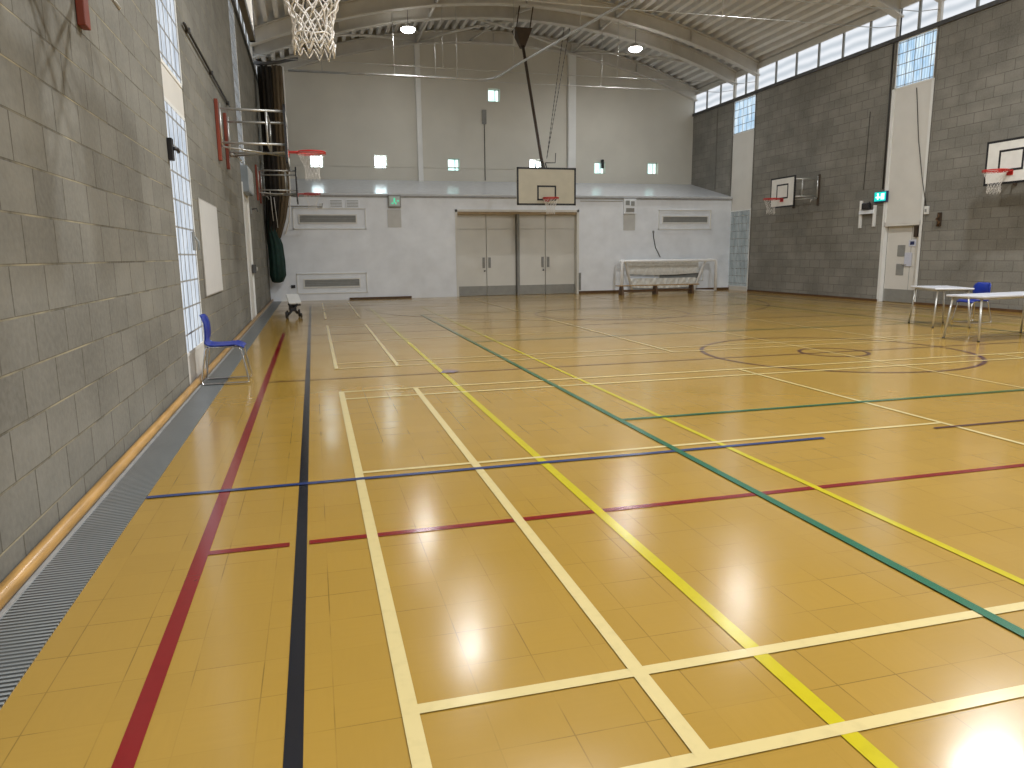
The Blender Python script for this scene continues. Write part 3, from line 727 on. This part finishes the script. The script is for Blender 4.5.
MB().tube([(-.8, -.05, .02), (.1, -.06, .03), (.28, -.07, .0), (.30, -.07, .12)], .016, 6).build('arm', 'fillet', t_); MB().rbox(.2, .3, -.05, -.001, -.05, .12, .004).build('back_plate', 'white', t_)
t_ = thing('hanging_cord', 'dark curved cord hanging on the white wall above the small goal', 'cord', (11.82, YB-.03, 2.15))
MB().tube([(0, 0, 0), (.02, 0, -.2), (.1, 0, -.55), (.3, 0, -.9)], .014, 6).build('cord', 'cable', t_); MB().rbox(-.03, .03, -.02, .02, -.02, .06, .004).build('clip', 'grey', t_)
tag(MB().box(9.0, 10.6, YB-.02, YB-.001, 3.22, 3.245).build('wall_conduit', 'alu'), 'thin horizontal conduit under the ledge right of the backboard', 'conduit')
# upper wall conduit and box
t_ = thing('wall_conduit', 'thin conduit with a switch box running down the upper back wall', 'conduit', (6.30, YU, 4.2))
MB().tube([(0, -.02, 0), (0, -.02, 2.1)], .014, 6).build('pipe', 'cable', t_); MB().rbox(-.08, .08, -.06, -.002, 2.05, 2.55, .006).build('switch_box', 'louvre', t_)
tag(MB().rbox(11.05-.06, 11.05+.04, YU-.14, YU-.02, 4.72, 5.05, .01).build('security_camera', 'black'), 'small black device beside the steel post on the upper back wall', 'device')

# ------------------------------------------------------------------ right wall fittings
t_ = thing('exit_sign', 'lit turquoise exit sign on the right wall beside the tall white panel', 'exit sign', (XR, 17.22, 2.70), PI/2)
MB().rbox(-.23, .23, 0.002, .07, 0, .30, .01).build('casing', 'signblue', t_)
MB().rbox(-.21, .21, .07, .078, .04, .28, .004).build('face', 'exitgreen', t_)
MB().box(-.16, -.04, .078, .083, .08, .24).build('doorway_symbol', 'exitwhite', t_); f_2 = MB(); f_2.box(-.02, .10, .078, .083, .12, .16).box(.05, .10, .078, .083, .08, .22).box(.10, .16, .078, .083, .13, .16).box(.05, .11, .078, .083, .215, .25)
f_2.build('running_figure', 'exitwhite', t_)
t_ = thing('equipment_bracket', 'white H shaped bracket on the right block wall, under the turquoise exit sign', 'bracket', (XR, 17.70, 2.04), PI/2)
for s in (-1, 1): MB().rbox(s*.27-.04, s*.27+.04, .002, .06, 0 if s > 0 else .02, .60 if s < 0 else .76, .006).build('upright', 'white', t_)
MB().rbox(-.27, .27, .03, .10, .38, .48, .006).build('crossbar', 'white_low', t_)
a_ = MB(); a_.rbox(-.16, .10, .05, .18, .5, .68, .03); a_.tube([(-.12, .1, .55), (-.2, .16, .7)], .02, 6); a_.build('black_fitting', 'black', t_)
t_ = thing('door_phone', 'small white entry box on the wall right of the tall white panel', 'box', (XR, 15.62, 2.30), PI/2)
MB().rbox(-.06, .06, .002, .06, 0, .2, .008).build('casing', 'white', t_); MB().rbox(-.03, .03, .06, .066, .05, .13, .003).build('face', 'grey', t_)
t_ = thing('wall_cleat', 'dark red brown cleat with rope on the block wall right of the door', 'cleat', (XR, 15.2, 1.98), PI/2)
MB().rbox(-.05, .06, .002, .05, 0, .34, .01).build('block', 'brown', t_)
MB().tube([(.0, .07, .32), (-.05, .09, .25), (.04, .09, .18), (-.06, .08, .1), (.02, .07, .02)], .022, 6).build('rope', 'skirt', t_)
tag(MB().tube([(XR-.02, 17.2, 3.05), (XR-.02, 17.2, ZS-.05)], .022, 6).build('wall_conduit', 'cable'), 'dark pipe running up the right wall from the exit sign', 'conduit')
tag(MB().tube([(XR-.01, 16.3, 5.5), (XR-.01, 16.1, 4.2), (XR-.03, 15.85, 3.2), (XR-.02, 15.66, 2.5)], .009, 6).build('wall_cable', 'cable'), 'thin dark cable down the tall white panel on the right wall', 'cable')
tag(MB().tube([(XR-.012, 17.9, 5.2), (XR-.012, 17.92, 4.2), (XR-.012, 17.95, 3.1)], .007, 5).build('wall_cable', 'cable'), 'thin cable on the block wall left of the turquoise exit sign', 'cable')

# ------------------------------------------------------------------ left wall fittings
t_ = thing('whiteboard', 'white notice board on the left block wall beyond the glass block strip', 'board', (XL, 11.08, .90))
MB().rbox(.002, .018, -.905, .905, .015, 1.265, .003).build('frame', 'alu', t_); MB().box(.018, .021, -.89, .89, .03, 1.25).build('face', 'whiteboard', t_)
t_ = thing('wall_bracket', 'small black bracket at the edge of the near glass block strip', 'bracket', (XL, 8.42, 2.40))
MB().rbox(.002, .05, -.06, .04, 0, .22, .006).build('plate', 'black', t_); MB().tube([(.05, 0, .12), (.08, .04, .12), (.08, .10, .1)], .02, 6).build('arm', 'black', t_)
t_ = thing('window_latch', 'dark grey latch on the near glass block strip', 'latch', (XL, 9.5, 1.50))
MB().rbox(.002, .03, -.04, .04, 0, .22, .006).build('plate', 'louvre', t_); MB().tube([(.03, 0, .16), (.07, 0, .1), (.07, 0, .0)], .012, 6).build('lever', 'grey', t_)
t_ = thing('wall_conduit', 'dark horizontal pipe on the left wall leading to the middle goal', 'conduit', (XL, 12.6, 4.2))
MB().tube([(.03, -2.5, 0), (.03, 2.6, 0)], .018, 6).build('pipe', 'cable', t_)
for y in (-2.2, 0, 2.3): MB().rbox(.002, .06, y-.03, y+.03, -.03, .03, .004).build('clip', 'dark_rail', t_)
t_ = thing('grey_wall_box', 'grey box fixed over the further glass strip on the left wall', 'box', (XL, 17.6, 2.80))
MB().rbox(-.02, .14, -.62, .62, 0, .55, .01).build('casing', plain('blue grey metal', (.22, .25, .27), .4, .4), t_)
a_ = MB()
for i in range(9): a_.box(.14, .155, -.58+i*.14, -.54+i*.14, .04, .51)
a_.build('guard_bars', 'galv', t_)
t_ = thing('wall_bracket', 'small dark bracket on the left wall beside the far white strip', 'bracket', (XL, 18.9, 2.45))
MB().rbox(.002, .03, -.05, .05, 0, .16, .004).build('plate', 'louvre', t_); MB().tube([(.03, 0, .1), (.14, 0, .12), (.16, 0, .04)], .018, 6).build('hook', 'dark_rail', t_)
t_ = thing('door_lock', 'dark lock case at waist height on the far white strip of the left wall', 'lock', (XL, 18.15, 1.05))
MB().rbox(.002, .09, -.07, .07, 0, .2, .008).build('case', 'dark_rail', t_); MB().rbox(.05, .12, .0, .05, .05, .14, .006).build('knob', 'alu', t_)

# ------------------------------------------------------------------ chairs (skid base, moulded shell)
def chair(label, loc, rz):
    t_ = thing('plastic_chair', label, 'chair', loc, rz)       # faces +x, centre of the seat above the origin
    # shell: one swept sheet, seat curving up into the back
    prof_ = [(.225, .415), (.20, .435), (.12, .440), (0, .432), (-.12, .430), (-.19, .437), (-.225, .465), (-.235, .52), (-.228, .60), (-.232, .68), (-.255, .745), (-.275, .775)]
    prof_ = [(x*.90+.018, z) for x, z in prof_]
    hw = [.17, .19, .20, .20, .20, .195, .19, .19, .195, .195, .18, .13]
    nu = 9; vs = []
    for off in (0, 1):
        for i, ((x, z), h) in enumerate(zip(prof_, hw)):
            a, b_ = prof_[max(0, i-1)], prof_[min(len(prof_)-1, i+1)]
            tx, tz = b_[0]-a[0], b_[1]-a[1]; l = math.hypot(tx, tz); nx, nz = tz/l, -tx/l
            for j in range(nu):
                s = -1+2*j/(nu-1); cup = .022*abs(s)**3
                if i > 6: dx, dz = cup*1.2, 0
                else: dx, dz = 0, cup*(.6 if i > 1 else -.4)
                vs.append((x+dx+nx*off*-.012, s*h, z+dz+nz*off*-.012 if False else z+dz-off*.012*(1 if i < 7 else 0)))
                if i >= 7 and off: vs[-1] = (x+dx-.012, s*h, z+dz)
    R_ = len(prof_); q0 = R_*nu; fs = []
    for i in range(R_-1):
        for j in range(nu-1):
            a = i*nu+j; fs.append((a, a+1, a+nu+1, a+nu)); fs.append((q0+a, q0+a+nu, q0+a+nu+1, q0+a+1))
    for i in range(R_-1):
        for j in (0, nu-1): a = i*nu+j; fs.append((a, a+nu, q0+a+nu, q0+a))
    for j in range(nu-1):
        for i in (0, R_-1): a = i*nu+j; fs.append((a, a+1, q0+a+1, q0+a))
    sh = MB(); sh.add(vs, fs, 0, True); sh.build('seat_shell', 'blue', t_)
    for s in (-1, 1):
        MB().tube([(-.16, s*.15, .418), (.10, s*.16, .422), (.165, s*.165, .41), (.19, s*.17, .37), (.245, s*.20, .06), (.25, s*.205, .02), (.225, s*.205, .011), (-.22, s*.205, .011), (-.25, s*.205, .02), (-.245, s*.2, .06), (-.19, s*.155, .40), (-.16, s*.15, .418)], .011, 8).build('skid_frame', 'chrome', t_)
    MB().tube([(.1, -.16, .418), (.1, .16, .418)], .01, 6).tube([(-.14, -.15, .415), (-.14, .15, .415)], .01, 6).build('cross_bar', 'chrome', t_)
    return t_
ch1 = chair('blue plastic chair with chrome skid legs standing at the left wall', (-1.235, 8.83, .006), 0)
dup(ch1, (12.05, 11.3, 0), math.radians(178), 'blue plastic chair standing behind the two tables at the right')

# ------------------------------------------------------------------ tables
def table(label, loc, rz, L_, W_, h=.735):
    t_ = thing('folding_table', label, 'table', loc, rz, 'pale tables at the right')
    MB().rbox(-W_/2, W_/2, -L_/2, L_/2, h-.028, h, .006).build('table_top', 'tabletop', t_)
    a_ = MB(); ix, iy = W_/2-.07, L_/2-.07
    a_.tube([(-ix, -iy, h-.045), (ix, -iy, h-.045), (ix, iy, h-.045), (-ix, iy, h-.045)], .014, 8, closed=True); a_.build('under_frame', 'galv', t_)
    for sx in (-1, 1):
        for s in (-1, 1):
            MB().tube([(sx*ix, s*iy, h-.045), (sx*(ix+.055), s*(iy+.055), .012)], .0165, 8).build('leg', 'galv', t_)
            MB().disc_cyl((sx*(ix+.055), s*(iy+.055), .008), (0, 0, 1), .02, .016, 10).build('foot', 'black', t_)
    return t_
table('pale grey table at the right, the one further from the viewer', (11.13, 11.17, 0), math.radians(-22), 1.08, .66, .72)
table('pale grey table at the right edge, the one nearer the viewer', (10.46, 9.26, 0), math.radians(6), .62, 1.84, .70)

# ------------------------------------------------------------------ five a side goal and bench at the back wall
t_ = thing('small_goal', 'low white tubular goal with grey netting against the back wall', 'goal', (12.2, 24.15, 0))
GW, GH = 1.86, 1.13
MB().tube([(-GW, 0, 0.02), (-GW, 0, GH-.06), (-GW+.06, 0, GH), (GW-.06, 0, GH), (GW, 0, GH-.06), (GW, 0, .02)], .052, 10).build('goal_frame', 'goalwhite', t_)
for s in (-1, 1):
    a_ = MB(); a_.tube([(s*GW, .02, GH-.02), (s*(GW-.04), .2, GH+.02), (s*(GW-.20), .30, GH+.01), (s*(GW-.28), .33, GH-.07), (s*(GW-.62), .46, .03)], .045, 8)
    a_.tube([(s*GW, 0, .025), (s*(GW-.62), .48, .025)], .02, 8); a_.build('side_stay', 'goalwhite', t_)
MB().tube([(-(GW-.62), .48, .03), (GW-.62, .48, .03)], .022, 8).tube([(-(GW-.24), .30, GH-.02), (GW-.24, .30, GH-.02)], .02, 8).build('rear_bar', 'goalwhite', t_)
# netting sheet, sagging folds
def sheet(x0, x1, z0, z1, y, nx=60, nz=14, amp=.03, seed=0, th=.012):
    mb = MB(); vs = []
    for off in (0, th):
        for j in range(nz+1):
            for i in range(nx+1):
                u, v = i/nx, j/nz
                vs.append((x0+(x1-x0)*u, y+off+amp*(math.sin(u*38+seed+v*3)+.5*math.sin(u*71-v*7+seed)), z0+(z1-z0)*v-.05*math.sin(PI*u)*(1-v)+.02*math.sin(u*23)*(v)*(1-v)*4))
    q0 = (nx+1)*(nz+1); fs = []
    for j in range(nz):
        for i in range(nx): a = j*(nx+1)+i; fs += [(a, a+1, a+nx+2, a+nx+1), (q0+a, q0+a+nx+1, q0+a+nx+2, q0+a+1)]
    mb.add(vs, fs, 0, True); return mb
sheet(-1.42, 1.42, .66, 1.14, .50, amp=.008).build('net', 'netting', t_)
sheet(-1.3, 1.3, .18, .5, .50, amp=.03, seed=2).build('gathered_net', 'netting', t_)
t_ = thing('gym_bench', 'long low wooden bench in front of the small white goal', 'bench', (11.27, 23.15, 0))
MB().rbox(-1.55, 1.5, -.13, .13, .30, .335, .008).build('seat_plank', 'benchwood', t_)
for x in (-1.38, -.12, 1.25):
    a_ = MB(); a_.add([(x-.04, -.17, 0), (x+.04, -.17, 0), (x+.04, .17, 0), (x-.04, .17, 0), (x-.03, -.1, .30), (x+.03, -.1, .30), (x+.03, .1, .30), (x-.03, .1, .30)],
        [(3, 2, 1, 0), (4, 5, 6, 7), (0, 1, 5, 4), (1, 2, 6, 5), (2, 3, 7, 6), (3, 0, 4, 7)]); a_.build('trestle_leg', 'skirt', t_)
MB().rbox(-1.4, 1.35, -.025, .025, .10, .18, .006).build('lower_rail', 'skirt', t_)
# ------------------------------------------------------------------ little trolley by the left wall
t_ = thing('equipment_trolley', 'small trolley with pale flat top and black wheels near the far left corner', 'trolley', (-.73, 17.9, 0), math.radians(8))
tm = Matrix.Translation((.04, .05, .44)) @ Matrix.Rotation(math.radians(20), 4, 'X')
MB().rbox(-.14, .14, -.27, .27, -.02, .02, .008, mat=tm).build('flat_top', 'plate', t_)
MB().rbox(-.13, .13, -.25, .05, -.07, -.022, .008, mat=tm).build('black_tray', 'black', t_)
a_ = MB(); a_.tube([(-.1, -.2, .34), (.04, .0, .2), (.12, .2, .1)], .03, 8).tube([(.1, -.2, .34), (0, -.05, .2), (-.12, -.18, .1)], .03, 8).rbox(-.08, .08, -.1, .1, .16, .3, .02); a_.build('folding_frame', 'black', t_)
for (x, y, r__) in ((-.17, -.20, .085), (.17, -.16, .06), (.17, .22, .095), (-.1, .22, .085)):
    wv_ = MB(); wv_.tube([(x+(r__-.022)*0, y+(r__-.022)*math.cos(a), r__+(r__-.022)*math.sin(a)) for a in [2*PI*i/20 for i in range(20)]], .022, 8, closed=True)
    wh = wv_.build('wheel', 'black', t_)
    MB().disc_cyl((x, y, r__), (1, 0, 0), r__*.62, .03, 16).build('hub', 'alu', wh)
